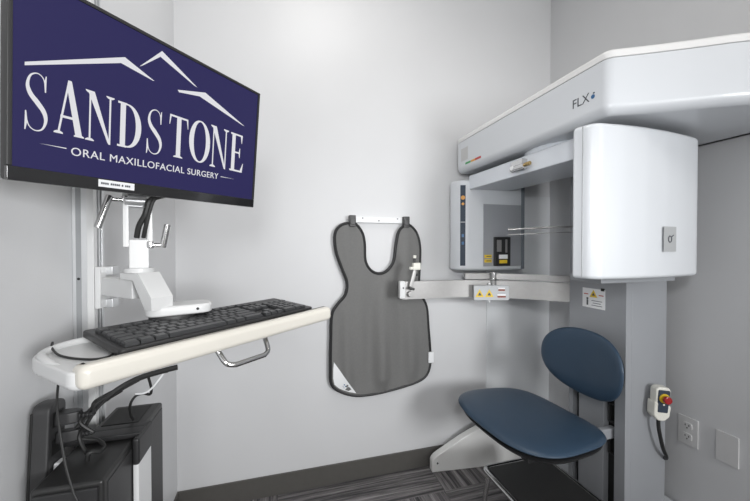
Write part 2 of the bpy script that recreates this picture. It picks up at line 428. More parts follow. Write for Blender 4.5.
def G_S():
    c = catmull([(0.86, 0.78, 0), (0.76, 0.93, 0), (0.52, 0.985, 0), (0.25, 0.92, 0), (0.14, 0.76, 0), (0.26, 0.615, 0), (0.52, 0.50, 0), (0.80, 0.36, 0), (0.88, 0.21, 0),
                 (0.74, 0.06, 0), (0.46, 0.015, 0), (0.20, 0.08, 0), (0.08, 0.25, 0)], 5)
    n = len(c); w = [0.045+0.20*math.exp(-((i/(n-1)-0.5)/0.19)**2) for i in range(n)]
    return [[(0.83, 0.70), (0.88, 0.70), (0.90, 0.98), (0.86, 0.98), (0.80, 0.86)], [(0.10, 0.32), (0.05, 0.32), (0.03, 0.0), (0.07, 0.0), (0.15, 0.15)]], [(c, w)]
def glyph(fn, x0, x1, y0, y1):
    bm = bmesh.new(); polys, bands = fn(); sx = x1-x0; sy = y1-y0
    for p in polys: gp(bm, [(x0+q[0]*sx, y0+q[1]*sy) for q in p])
    for pts, w in bands:
        band(bm, [(x0+q[0]*sx, y0+q[1]*sy) for q in pts], [ww*sx for ww in w])
    o = link('letter', bm, M['screentext'], scr, world=False)
for fn, x0, x1, y0, y1 in [(G_S, -0.2185, -0.1905, -0.0735, 0.0125), (G_A, -0.184, -0.146, -0.0685, 0.0165), (G_N, -0.144, -0.1025, -0.0690, 0.0125),
                           (G_D, -0.0970, -0.0555, -0.0675, 0.0115), (G_S, -0.0470, -0.0150, -0.0685, 0.0185), (G_T, -0.0025, 0.0390, -0.0640, 0.0200),
                           (G_O, 0.0430, 0.0930, -0.0640, 0.0270), (G_N, 0.0950, 0.1440, -0.0660, 0.0275), (G_E, 0.1500, 0.1940, -0.0650, 0.0270)]:
    glyph(fn, x0, x1, y0, y1)
g = bmesh.new()
gp(g, [(-0.2178, 0.0166), (-0.2178, 0.0215), (-0.0877, 0.0896), (-0.0353, 0.0703), (-0.037, 0.0695), (-0.0935, 0.0768)])
gp(g, [(-0.063, 0.0848), (-0.0226, 0.1361-0.004), (0.0558, 0.0941), (0.0473, 0.0953), (-0.0254, 0.1199), (-0.0577, 0.0887)])
gp(g, [(0.0118, 0.0722), (0.0757, 0.0930-0.002), (0.1911, 0.0524), (0.1840, 0.0528), (0.062, 0.0779), (0.0150, 0.0685)])
link('mountain_emblem', g, M['screentext'], scr, world=False)
link('lettering', text_bm('ORAL MAXILLOFACIAL SURGERY', 0.2825, 0.0130, (-0.1619, YT-0.0001, -0.0990), (1, 0, 0.024), (0, 0, 1), 1.08), M['screentext'], scr, world=False)
for tri in ([(-0.201, -0.0900), (-0.1681, -0.0906), (-0.1681, -0.0890)], [(0.1276, -0.0860), (0.1699, -0.0846), (0.1276, -0.0844)]):
    g = bmesh.new(); gp(g, tri); link('rule_line', g, M['screentext'], scr, world=False)

# keyboard tray: x along its front edge, y towards the back
TR = R(42.6)
TO = Vector((-0.284, 0.580, 1.042))
tray = thing('keyboard_tray', 'cream white wall mounted keyboard tray with rounded palm rest', 'keyboard tray', TO, (0, 0, TR))
TW, TD = 0.566, 0.185
g = rprism(round_poly([(-0.006, 0.0), (TW, 0.0), (TW-0.03, TD), (-0.016, TD+0.004)], [0.02, 0.03, 0.05, 0.06], 8), -0.036, -0.006, 0.012, 0.004, 4)
link('tray_base', g, M['white'], tray, world=False)
g = rprism(round_poly([(0.0, -0.012), (TW+0.004, -0.012), (TW+0.004, 0.020), (0.0, 0.020)], [0.016, 0.016, 0.006, 0.006], 6), -0.033, 0.004, 0.011, 0.012, 4)
link('palm_rest', g, M['cream'], tray, world=False)
g = T([(0.000, 0.070, -0.012), (-0.004, 0.11, -0.007), (0.002, 0.152, -0.004), (0.040, 0.180, -0.002), (0.09, 0.183, -0.001), (0.15, 0.181, -0.001)], 0.0065, 8, 12)
link('side_rim', g, M['white'], tray, world=False)
hd = []
x0, x1, yb, zt, zb = 0.232, 0.350, 0.004, -0.028, -0.068
g = tube(bmesh.new(), [(x0-0.004, 0.02, zt), *catmull([(x0, 0.012, -0.042), (x0+0.006, -0.004, zb+0.006), (x0+0.022, -0.012, zb)], 6),
                       *catmull([(x1-0.022, -0.012, zb), (x1-0.006, -0.004, zb+0.006), (x1, 0.012, -0.042)], 6), (x1+0.004, 0.02, zt)], 0.0055, 12)
h = link('handle', g, M['chrome'], tray, world=False); h['label'] = 'polished metal pull handle under the palm rest'
g = bmesh.new(); bb(0.2, 0.36, 0.05, TD, -0.046, -0.029, 0.003, g)
link('mounting_plate', g, M['white'], tray, world=False)

# keyboard
kb = thing('keyboard', 'black full size computer keyboard lying on the cream tray', 'keyboard', TO+Vector((math.cos(TR)*0.062-math.sin(TR)*0.022, math.sin(TR)*0.062+math.cos(TR)*0.022, -0.0055)), (R(4.5), 0, TR))
KW, KD = 0.463, 0.158
g = rprism(round_poly([(0, 0), (KW, 0), (KW, KD), (0, KD)], 0.008, 3), 0.0, 0.013, 0.002, 0.003, 3)
link('case', g, M['black'], kb, world=False)
for x in (0.03, 0.40): link('foot', bb(x, x+0.03, KD-0.02, KD-0.008, -0.0105, 0.001, 0.001), M['black'], kb, world=False)
U = 0.0191; rows = []
def row(y, spec):
    x = 0.010
    for w in spec:
        if w > 0: rows.append((x, y, w*U, U))
        x += abs(w)*U
r0 = 0.008
num = [-0.35, 1, 1, 1, -0.35]
row(r0+U*0, [1.25, 1.25, 1.25, 6.25, 1.25, 1.25, 2.5, -0.35, 1, 1, 1, -0.35, 2, 1])
row(r0+U*1, [2.25]+[1]*10+[2.75, -1.35, 1, -1.35, 1, 1, 1])
row(r0+U*2, [1.75]+[1]*11+[2.25, -3.7, 1, 1, 1])
row(r0+U*3, [1.5]+[1]*12+[1.5]+num+[1, 1, 1])
row(r0+U*4, [1]*13+[2]+num+[1, 1, 1, 1])
row(r0+U*5+0.008, [1, -1, 1, 1, 1, 1, -0.5, 1, 1, 1, 1, -0.5, 1, 1, 1, 1]+num)
xk = rows[13][0]+0
nx = max(r[0]+r[2] for r in rows)-U
rows += [(nx, r0, U, 2*U), (nx, r0+2*U, U, 2*U)]
rows = [r for i, r in enumerate(rows) if not (abs(r[0]-nx) < 1e-4 and r[3] == U and r[1] < r0+3.5*U and r[1] < r0+0.001)]
cache = {}
def keymesh(w, h):
    k = (round(w, 4), round(h, 4))
    if k not in cache:
        bm = bmesh.new(); a, b = w/2-0.0008, h/2-0.0008; t = 0.0022
        vs0 = [(-a, -b, 0), (a, -b, 0), (a, b, 0), (-a, b, 0)]
        vs1 = [(-a+0.0006, -b+0.0006, 0.0055), (a-0.0006, -b+0.0006, 0.0055), (a-0.0006, b-0.0006, 0.0055), (-a+0.0006, b-0.0006, 0.0055)]
        vs2 = [(-a+t, -b+t, 0.0078), (a-t, -b+t, 0.0078), (a-t, b-t*0.8, 0.0078), (-a+t, b-t*0.8, 0.0078)]
        L = [[bm.verts.new(q) for q in s] for s in (vs0, vs1, vs2)]
        for i in (0, 1):
            for j in range(4): bm.faces.new((L[i][j], L[i][(j+1) % 4], L[i+1][(j+1) % 4], L[i+1][j]))
        bm.faces.new(L[2]); bmesh.ops.recalc_face_normals(bm, faces=bm.faces)
        me = bpy.data.meshes.new('key'); bm.to_mesh(me); bm.free(); me.materials.append(M['key']); cache[k] = me
    return cache[k]
rest = bmesh.new()
for i, (x, y, w, h) in enumerate(rows):
    if i < 99:
        o = bpy.data.objects.new('key', keymesh(w, h)); COL.objects.link(o); o.parent = kb; o.location = (x+w/2, y+h/2, 0.0125)
    else: bb(x+0.0008, x+w-0.0008, y+0.0008, y+h-0.0008, 0.0125, 0.0195, 0.0018, rest)
o = link('key', rest, M['key'], kb, world=False); o['kind'] = 'stuff'

# keyboard cord
def TP(x, y, z): return tuple(TO+Vector((math.cos(TR)*x-math.sin(TR)*y, math.sin(TR)*x+math.cos(TR)*y, z)))
g = T([TP(0.072, 0.055, 0.0), TP(0.052, 0.042, -0.0040), TP(0.030, 0.056, -0.004), TP(0.014, 0.11, -0.0035), TP(0.016, 0.160, 0.000), TP(0.022, 0.182, 0.006), TP(0.026, 0.197, -0.012),
       (-0.388, 0.742, 1.0), (-0.372, 0.703, 0.945), (-0.350, 0.678, 0.865), (-0.334, 0.668, 0.815), (-0.322, 0.664, 0.77), (-0.315, 0.664, 0.60)], 0.0019, 8, 8)
link('cord', g, M['cord'], kb)

# computer in its wall holder
CX0, CX1, CY0, CY1, CZ0, CZ1 = -0.400, -0.296, 0.680, 0.985, 0.50, 0.815
pc = thing('computer', 'black slim desktop computer standing upright in a strap holder below the tray', 'computer', ((CX0+CX1)/2, (CY0+CY1)/2, CZ0))
link('case', bb(CX0, CX1, CY0, CY1, CZ0, CZ1, 0.006, None, 3), M['pc'], pc)
link('top_recess', bb(CX0+0.012, CX1-0.02, 0.885, 0.97, CZ1-0.001, CZ1+0.001), M['slot'], pc)
link('side_panel', bb(CX1-0.001, CX1+0.0015, CY0+0.015, CY1-0.008, CZ0+0.01, CZ1-0.012, 0.001), M['dark'], pc)
link('front_panel', bb(CX0+0.006, CX1-0.006, CY0-0.006, CY0+0.001, CZ0+0.01, CZ1-0.008, 0.003), M['black'], pc)
hold = thing('computer_holder', 'black strap bracket with silver side plate clamping the computer to the wall', 'computer holder', (XL, 0.83, 0.5))
g = bmesh.new(); bb(XL, CX1+0.012, 0.808, 0.838, CZ1+0.002, CZ1+0.013, 0.003, g); bb(XL, CX1+0.010, 0.842, 0.862, CZ1+0.002, CZ1+0.010, 0.003, g)
link('strap', g, M['black'], hold)
g = bmesh.new(); bb(CX1+0.003, CX1+0.016, 0.787, 0.868, CZ1-0.045, CZ1+0.010, 0.005, g, 3)
link('corner_clip', g, M['black'], hold)
link('side_plate', bb(CX1+0.003, CX1+0.014, 0.791, 0.862, 0.47, CZ1-0.044, 0.003), M['silver'], hold)
g = bmesh.new(); bb(XL, CX1+0.012, 0.835, 0.87, 0.478, 0.497, 0.003, g); bb(XL, XL+0.008, 0.835, 0.87, 0.48, CZ1+0.012, 0.002, g)
link('wall_bracket', g, M['black'], hold)

# power strip on the wall with plugs in it
ps = thing('power_strip', 'black upright power strip with rounded top at far left of the wall', 'power strip', (-0.43, 0.748, 0.558), (R(-5), 0, 0))
g = rprism(round_poly([(-0.026, 0.0), (0.026, 0.0), (0.026, 0.368), (-0.026, 0.368)], [0.006, 0.006, 0.018, 0.018], 5), -0.008, 0.020, 0.003, 0.004, 3, lambda y, z, x: (x, y, z))
link('housing', g, M['dark'], ps, world=False)
g = bmesh.new(); bb(-0.0085, -0.0045, -0.0272, 0.0272, 0.01, 0.355, 0.001, g); link('seam', g, M['slot'], ps, world=False)
for z in (0.335, 0.285, 0.235, 0.185, 0.135, 0.085, 0.04): link('socket', bb(0.0195, 0.0205, -0.016, 0.016, z-0.014, z+0.014), M['slot'], ps, world=False)
def SP(x, y, z):
    c, s = math.cos(R(-5)), math.sin(R(-5)); return (-0.43+x, 0.748+y*c-z*s, 0.558+y*s+z*c)
plugs = [(0.335, 'plug with ridged collar topmost in the power strip', 0.016), (0.300, 'flat plug second from the top of the power strip', 0.010), (0.245, 'pale grey plug in the middle of the power strip', 0.012), (0.195, 'bulky black plug lowest visible in the power strip', 0.017)]
for z, lb, w in plugs:
    p = SP(0.021, 0, z)
    t = thing('plug', lb, 'plug', p, (R(-5), 0, 0), 'plugs in the power strip')
    link('body', rprism(round_poly([(0, -w), (0.022, -w), (0.036, -w*0.5), (0.036, w*0.5), (0.022, w), (0, w)], 0.004, 3), -0.011, 0.011, 0.003, 0.003, 3), M['paper'] if 'pale' in lb else M['black'], t, world=False)
    g = bmesh.new()
    for k in range(4): cyl(g, (0.034+k*0.006, 0, 0), (0.0375+k*0.006, 0, 0), 0.007-k*0.0008, 14, 0.001)
    cyl(g, (0.03, 0, 0), (0.058, 0, 0), 0.0035, 10)
    link('strain_relief', g, M['black'], t, world=False)
def cable(name, lb, pts, r, m='cord', group=None):
    tag(link(name, T(pts, r, 8, 8), M[m]), lb, 'cable', group)
e = [SP(0.078, 0, z) for z, _, _ in plugs]
cg = 'power cables below the tray'
cable('power_cable', 'black cable from the topmost plug up into the bundle', [e[0], (-0.363, 0.800, 0.903), (-0.35, 0.812, 0.911), (-0.323, 0.815, 0.923), (-0.285, 0.835, 0.935), (-0.243, 0.844, 0.94)], 0.0034, group=cg)
cable('power_cable', 'black cable from the flat plug running along the bundle', [e[1], (-0.372, 0.772, 0.880), (-0.366, 0.787, 0.893), (-0.352, 0.800, 0.907), (-0.324, 0.811, 0.919), (-0.291, 0.823, 0.934)], 0.0032, group=cg)
cable('power_cable', 'black cable from the pale plug curling upward behind the cords', [e[2], (-0.370, 0.765, 0.852), (-0.368, 0.789, 0.871), (-0.357, 0.805, 0.893), (-0.337, 0.819, 0.911), (-0.307, 0.821, 0.928)], 0.0034, group=cg)
cable('power_cable', 'black cable looping from the lowest plug across the computer top', [e[3], (-0.350, 0.748, 0.826), (-0.336, 0.760, 0.824), (-0.335, 0.775, 0.826), (-0.352, 0.788, 0.834), (-0.376, 0.785, 0.842), (-0.385, 0.775, 0.858), (-0.372, 0.790, 0.880), (-0.350, 0.815, 0.900)], 0.0036, group=cg)
cable('power_cable', 'black cable rising beside the strip to the left of the bundle', [(-0.400, 0.786, 0.838), (-0.392, 0.798, 0.854), (-0.378, 0.811, 0.875), (-0.357, 0.825, 0.894), (-0.326, 0.831, 0.912)], 0.0034, group=cg)
cable('power_cable', 'thick tied black cable bundle ending in a stiff tip under the tray', [(-0.345, 0.806, 0.906), (-0.322, 0.812, 0.924), (-0.292, 0.828, 0.936), (-0.248, 0.842, 0.943), (-0.225, 0.850, 0.945)], 0.0060)
cable('network_cable', 'pale thin cable curving down from the bundle tip', [(-0.250, 0.846, 0.938), (-0.261, 0.842, 0.922), (-0.274, 0.842, 0.906), (-0.288, 0.842, 0.897), (-0.306, 0.845, 0.896)], 0.0022, 'paper')
cable('data_cable', 'black cable drooping behind the computer top', [(-0.278, 0.836, 0.932), (-0.276, 0.845, 0.905), (-0.280, 0.850, 0.890), (-0.293, 0.850, 0.893), (-0.308, 0.850, 0.889), (-0.318, 0.850, 0.872), (-0.322, 0.862, 0.845), (-0.322, 0.876, 0.826)], 0.0028)
cable('monitor_cable', 'tied black cables hanging behind the monitor into the arm post', [tuple(mo+u*0.028-v*0.140-n*0.03), AL(0.022, -0.030, 1.320), AL(0.014, -0.028, 1.300), AL(0.010, -0.026, 1.285), AL(0.0, -0.020, 1.262), AL(-0.004, -0.012, 1.238)], 0.0055)
cable('monitor_cable', 'black cable joining the tied pair from the right under the monitor', [tuple(mo+u*0.075-v*0.146-n*0.02), AL(0.040, -0.034, 1.330), AL(0.026, -0.032, 1.318), AL(0.019, -0.030, 1.296), AL(0.012, -0.024, 1.262), AL(0.008, -0.014, 1.238)], 0.0042)

# ---------------------------------------------------------------- apron and its rail
rail = thing('apron_rail', 'short white wall rail with two black clips holding up the apron', 'wall rail', (0.497, 1.69, 1.357))
link('rail_bar', bb(0.358, 0.634, 1.682, 1.6995, 1.340, 1.372, 0.003), M['paper'], rail)
for x0, x1 in ((0.326, 0.3585), (0.6335, 0.67)): link('rod', cyl(bmesh.new(), (x0, 1.690, 1.357), (x1, 1.690, 1.357), 0.0035, 12), M['alu'], rail)
for x, z in ((0.41, 1.364), (0.497, 1.352), (0.60, 1.364)): link('screw', cyl(bmesh.new(), (x, 1.6825, z), (x, 1.681, z), 0.0035, 12), M['ink'], rail)
for x in (0.352, 0.643):
    g = bmesh.new(); bb(x-0.017, x+0.017, 1.655, 1.684, 1.318, 1.376, 0.004, g); bb(x-0.013, x+0.013, 1.650, 1.657, 1.328, 1.362, 0.003, g)
    link('clip', g, M['black'], rail)
out = [(0.351, 1.336), (0.297, 1.325), (0.265, 1.282), (0.269, 1.198), (0.297, 1.114), (0.325, 1.039), (0.318, 0.975), (0.275, 0.924), (0.248, 0.873), (0.243, 0.757), (0.241, 0.609), (0.247, 0.524), (0.296, 0.48), (0.372, 0.452), (0.461, 0.449), (0.55, 0.457), (0.63, 0.469), (0.705, 0.485), (0.755, 0.508), (0.781, 0.552), (0.787, 0.624), (0.774, 0.786), (0.764, 0.889), (0.731, 0.959), (0.719, 1.016), (0.724, 1.129), (0.724, 1.219), (0.706, 1.287), (0.67, 1.327), (0.642, 1.331), (0.604, 1.297), (0.587, 1.219), (0.576, 1.142), (0.541, 1.092), (0.495, 1.075), (0.45, 1.094), (0.421, 1.144), (0.417, 1.23), (0.406, 1.284), (0.377, 1.326)]
oc = [Vector((p.x, p.y)) for p in catmull([(x, z, 0) for x, z in out], 4, True)]
def fold(x, z):
    lo = max(0.0, min(1.0, (1.16-z)/0.55))
    a = 0.008*math.sin((x-0.5)*36+1.2+0.6*math.sin(z*5))*(0.3+0.7*lo)+0.0035*math.sin((x-0.5)*71+z*3.0)*(0.3+lo)
    b = 0.016*math.exp(-((x-0.50-0.05*(1.05-z))/0.035)**2)*lo
    s = 0.004*math.sin((x-0.2)*60+0.5)*(1-lo)
    p = Vector((x, z)); dm = min((p-q).length for q in oc)
    return 1.668-(a+b+s)*min(1.0, dm/0.07)
inner = []
for i in range(60):
    for j in range(100): inner.append(Vector((0.24+i*0.0095+(j % 2)*0.004, 0.44+j*0.0092)))
def inside(p):
    r = False
    for i in range(len(oc)):
        a, b = oc[i-1], oc[i]
        if (a.y > p.y) != (b.y > p.y) and p.x < (b.x-a.x)*(p.y-a.y)/(b.y-a.y)+a.x: r = not r
    return r
inner = [p for p in inner if inside(p) and min((p-q).length for q in oc) > 0.006]
n0 = len(oc)
vs, es, fs, *_ = delaunay_2d_cdt(oc+inner, [(i, (i+1) % n0) for i in range(n0)], [], 1, 1e-5)
apron = thing('lead_apron', 'charcoal grey lead x-ray apron with black piping hanging from wall rail', 'apron', (0.50, 1.67, 0.45))
g = bmesh.new()
va = [g.verts.new((p.x, fold(p.x, p.y), p.y)) for p in vs]; vb = [g.verts.new((p.x, fold(p.x, p.y)+0.010, p.y)) for p in vs]
for f_ in fs:
    g.faces.new([va[i] for i in f_]); g.faces.new([vb[i] for i in f_][::-1])
ec = {}
for f_ in fs:
    for k in range(len(f_)):
        a, b = f_[k], f_[(k+1) % len(f_)]; ec[(a, b)] = 1
for a, b in list(ec):
    if (b, a) not in ec: g.faces.new((va[a], vb[a], vb[b], va[b]))
link('fabric', g, M['apron'], apron, smooth=60)
link('piping', tube(bmesh.new(), [(p.x, fold(p.x, p.y)+0.005, p.y) for p in oc], 0.0085, 8, True), M['piping'], apron)
# corner label, following the lower left curve
g = bmesh.new()
lp = [(0.2575, 0.636), (0.2540, 0.60), (0.2535, 0.555), (0.2600, 0.523), (0.282, 0.502), (0.303, 0.491), (0.335, 0.478), (0.372, 0.466)]
for i in range(len(lp)-1):
    a, b = lp[i], lp[i+1]; t0, t1 = i/(len(lp)-1), (i+1)/(len(lp)-1)
    c0 = (0.2575+0.1145*t0, 0.636-0.170*t0); c1 = (0.2575+0.1145*t1, 0.636-0.170*t1)
    q = [a, b, c1, c0]; q = [p for k, p in enumerate(q) if p != q[k-1]]
    yy = lambda p: fold(*p)-0.002
    try: g.faces.new([g.verts.new((p[0], yy(p), p[1])) for p in q])
    except ValueError: pass
bmesh.ops.remove_doubles(g, verts=g.verts, dist=0.0004)
lb = link('corner_label', bmesh_out := g, M['paper'], apron); lb['label'] = 'white corner label with blue print'
g = bmesh.new(); du = Vector((0.56, 0, -0.83)); dv = Vector((0.83, 0, 0.56))
for k in range(8):
    c = Vector((0.281, 0, 0.562))+du*(0.0085*k+0.002*(k % 2)); c.y = fold(c.x, c.z)-0.0028; patch(g, c, du, dv, 0.005, 0.006)
for k in range(9):
    c = Vector((0.269, 0, 0.560))+du*(0.0085*k)+dv*0.001; c.y = fold(c.x, c.z)-0.0028; patch(g, c, du, dv, 0.0055, 0.0022)
link('print', g, M['blueink'], lb)
g = bmesh.new(); bb(0.770, 0.802, 1.655, 1.668, 0.585, 0.645, 0.004, g); link('side_tab', g, M['paper'], apron)['label'] = 'small white tab on the right edge'

# ---------------------------------------------------------------- the scanner
sc = thing('dental_scanner', 'large white and grey cone beam dental scanner with overhead housing against right wall', 'dental scanner', (1.41, 1.12, 0))
g = bmesh.new(); bb(1.33, 1.52, 0.989, 1.2554, 0.0, 1.60, 0.004, g)
bb(1.3295, 1.331, 1.0, 1.25, 0.05, 0.75, 0, g)
colm = link('column', g, M['column'], sc)
g = bmesh.new()
bb(1.30, 1.3302, 0.9885, 1.2560, 0.755, 1.60, 0.003, g)
for a, b in ((0.9885, 1.033), (1.080, 1.201), (1.234, 1.2560)): bb(1.30, 1.3302, a, b, 0.0, 0.757, 0.002, g)
link('front_panel', g, M['column'], sc)
g = bmesh.new()
for a, b in ((1.030, 1.083), (1.199, 1.236)): link('guide_slot', bb(1.3285, 1.3297, a, b, 0.04, 0.756), M['slot'], sc)
for z in (0.40, 0.53):
    g = bmesh.new()
    for (y0, y1, z0, z1) in ((1.036, 1.040, z-0.04, z+0.04), (1.066, 1.070, z-0.04, z+0.04), (1.036, 1.070, z+0.036, z+0.04), (1.036, 1.070, z-0.04, z-0.036)):
        bb(1.312, 1.327, y0, y1, z0, z1, 0.001, g)
    link('slot_bracket', g, M['dark'], sc)
# floor stand: base behind the column and the long wedge foot along the back wall
link('base_block', bb(1.335, 1.585, 0.96, 1.56, 0.0, 0.16, 0.02), M['shell'], sc)
a = Vector((0.785, 1.655)); b = Vector((1.40, 1.585)); du = (b-a).normalized(); dn = Vector((-du.y, du.x)); Lg = (b-a).length
prof = round_poly([(0, 0), (Lg, 0), (Lg, 0.27), (0.33, 0.235), (0.20, 0.185), (0.02, 0.082), (0, 0.06)], [0.004, 0.004, 0.02, 0.12, 0.1, 0.02, 0.012], 6)
fz = lambda s, z, w: (a.x+du.x*s+dn.x*w, a.y+du.y*s+dn.y*w, z)
link('wedge_foot', rprism(prof, -0.020, 0.026, 0.004, 0.006, 3, fz), M['foot'], sc)
g = bmesh.new(); p = fz(0.03, 0.048, -0.02); cyl(g, (p[0], p[1]+0.001, p[2]), (p[0]-0.0003, p[1]-0.002, p[2]), 0.005, 14); link('foot_screw', g, M['ink'], sc)

# overhead housing
plan = [(0.932, 1.655), (0.932, 0.772)]
plan += [(1.02, 0.725), (1.118, 0.668), (1.216, 0.606), (1.33, 0.560), (1.46, 0.535), (1.597, 0.53), (1.597, 1.655)]
plan = round_poly(plan, [0.03, 0.022, 0.03, 0.03, 0.05, 0.1, 0.1, 0.004, 0.03], 5)
link('overhead_housing', rprism(plan, 1.612, 1.774, 0.030, 0.0, 5), M['shell'], sc, smooth=28)
link('housing_seam', rprism(offset_poly(ccw([tuple(p) for p in plan]), 0.003), 1.773, 1.7775), M['panelgrey'], sc)
link('housing_lid', rprism(plan, 1.777, 1.803, 0.002, 0.012, 4), M['lid'], sc, smooth=28)
FX = 0.932
fu, fv = (0, -1, 0), (0, 0, 1)
g = text_bm('FLX', 0.062, 0.028, (FX, 0.893, 1.672), fu, fv); link('lettering', g, M['ink'], sc)
g = bmesh.new(); cyl(g, (FX, 0.819, 1.682), (FX-0.0008, 0.819, 1.682), 0.0065, 20); link('logo_dot', g, M['blueink'], sc)
g = bmesh.new(); patch(g, (FX, 0.816, 1.692), fu, fv, 0.006, 0.004); link('logo_accent', g, M['navyink'], sc)
g = bmesh.new(); patch(g, (FX, 1.535, 1.650), fu, fv, 0.05, 0.010); ls = link('status_strip', g, M['green'], sc)
g = bmesh.new(); patch(g, (FX, 1.487, 1.650), fu, fv, 0.04, 0.010); link('status_strip', g, M['orange'], sc)
g = bmesh.new(); patch(g, (FX, 1.444, 1.650), fu, fv, 0.05, 0.011); link('status_strip', g, M['redink'], sc)
g = bmesh.new(); patch(g, (FX, 1.570, 1.702), fu, fv, 0.066, 0.066); link('housing_label', g, M['badge2'], sc)
# rotating gantry
g = bmesh.new(); cyl(g, (1.13, 1.12, 1.588), (1.13, 1.12, 1.6135), 0.155, 48, 0.006); link('bearing_disc', g, M['armgrey'], sc)
g = rprism(round_poly([(0.960, 1.575), (0.968, 0.90), (1.29, 0.90), (1.20, 1.20), (1.20, 1.60), (1.04, 1.60)], [0.01, 0.02, 0.02, 0.05, 0.02, 0.02], 4), 1.517, 1.590, 0.004, 0.006, 3)
link('gantry_arm', g, M['armgrey'], sc)
g = bmesh.new(); box(g, (0.956, 1.180, 1.560), (0.030, 0.075, 0.030), 0.004); cyl(g, (0.948, 1.215, 1.543), (0.948, 1.135, 1.543), 0.013, 20, 0.003)
link('head_clamp', g, M['chrome'], sc)
g = bmesh.new(); cyl(g, (0.952, 1.135, 1.549), (0.952, 1.112, 1.549), 0.008, 16, 0.002); link('clamp_knob', g, M['brass'], sc)
g = bmesh.new(); cyl(g, (0.940, 1.200, 1.545), (0.933, 1.200, 1.545), 0.009, 20, 0.001); link('clamp_lens', g, M['paper'], sc)
# source head
src = [(0.886, 0.846), (0.900, 0.800), (0.922, 0.783), (1.00, 0.774), (1.094, 0.772), (1.19, 0.777), (1.280, 0.787), (1.372, 0.802), (1.412, 0.830), (1.40, 0.90), (1.285, 0.982), (1.05, 0.982)]
src = round_poly(src, [0.006, 0.012, 0.012, 0.02, 0.012, 0.02, 0.02, 0.02, 0.03, 0.02, 0.01, 0.01], 4)
link('source_head', rprism(src, 1.118, 1.592, 0.012, 0.016, 4), M['shell'], sc, smooth=24)
g = bmesh.new(); tube(g, [(0.8935, 0.8185, 1.125), (0.8935, 0.8185, 1.585)], 0.0015, 8); link('head_seam', g, M['panelgrey'], sc)
lu = Vector((0.085, 0.012, 0)).normalized()
ln = lu.cross(Vector((0, 0, 1)))
cp = Vector((1.2000, 0.7775, 1.242))+ln*0.002
g = patch(bmesh.new(), cp, lu, fv, 0.070, 0.080, 0.0012); bl = link('badge', g, M['badge'], sc); bl['label'] = 'square grey badge with a round mark'
g = bmesh.new(); c0 = cp+ln*0.0016
tube(g, [c0+lu*0.009*math.cos(t*math.pi/10)-lu*0.002+Vector((0, 0, 0.010*math.sin(t*math.pi/10))) for t in range(20)], 0.0016, 6, True)
tube(g, [c0+lu*0.006+Vector((0, 0, 0.007)), c0+lu*0.018+Vector((0, 0, 0.013))], 0.0014, 6); tube(g, [c0-lu*0.012+Vector((0, 0, -0.006)), c0-lu*0.009+Vector((0, 0, 0.002))], 0.0014, 6)
link('badge_mark', g, M['ink'], bl)
link('head_mount', bb(1.02, 1.36, 0.86, 0.983, 1.095, 1.119, 0.003), M['column'], sc)
# sensor head
sen = [(0.950, 1.568), (1.030, 1.548), (1.285, 1.548), (1.285, 1.650), (0.96, 1.676), (0.905, 1.672), (0.892, 1.645), (0.902, 1.605), (0.917, 1.583)]
sen = round_poly(sen, [0.01, 0.012, 0.004, 0.01, 0.03, 0.03, 0.02, 0.02, 0.01], 5)
link('sensor_head', rprism(sen, 1.090, 1.570, 0.016, 0.016, 4), M['shell'], sc)
ku = Vector((0.035, -0.016, 0)).normalized(); kn = ku.cross(Vector((0, 0, 1))); kc = Vector((0.9285, 1.5776, 0))
def KP(s, z, o=0.0): return tuple(kc+ku*s+kn*o+Vector((0, 0, z)))
g = patch(bmesh.new(), KP(0, 1.328), ku, fv, 0.027, 0.425, 0.002); ctl = link('control_strip', g, M['navyink'], sc); ctl['label'] = 'dark vertical control strip'
for z, r_ in ((1.475, 0.011), (1.442, 0.007)): link('button', cyl(bmesh.new(), KP(0, z, 0.0015), KP(0, z, 0.0028), r_, 16), M['orange'], ctl)
link('divider', patch(bmesh.new(), KP(0, 1.346, 0.0015), ku, fv, 0.025, 0.005, 0.0008), M['panelgrey'], ctl)
for z in (1.275, 1.235): link('button', patch(bmesh.new(), KP(0, z, 0.0015), ku, fv, 0.012, 0.016, 0.0008), M['blueink'], ctl)
g = bb(1.032, 1.268, 1.5455, 1.5485, 1.112, 1.442, 0.001); link('sensor_panel', g, M['column'], sc)
g = bb(1.269, 1.287, 1.542, 1.56, 1.095, 1.565, 0.002); link('edge_strip', g, M['glass'], sc)
g = bb(1.092, 1.186, 1.526, 1.5462, 1.114, 1.268, 0.003); lm = link('sensor_window', g, M['black'], sc)
link('lens_bracket', bb(1.100, 1.128, 1.5235, 1.527, 1.190, 1.252, 0.002), M['steel'], lm)
link('lens_bracket', bb(1.152, 1.164, 1.5235, 1.527, 1.185, 1.255, 0.001), M['steel'], lm)
su = (1, 0, 0)
link('label_plate', patch(bmesh.new(), (1.140, 1.5258, 1.163), su, fv, 0.054, 0.022), M['paper'], lm)
link('label_plate', patch(bmesh.new(), (1.140, 1.5258, 1.137), su, fv, 0.048, 0.018), M['yellow'], lm)
for z in (1.165, 1.141):
    wl = link('warning_label', patch(bmesh.new(), (1.060, 1.5455, z), su, fv, 0.044, 0.017), M['yellow'], sc)
    link('print', patch(bmesh.new(), (1.064, 1.5448, z), su, fv, 0.028, 0.004), M['ink'], wl)
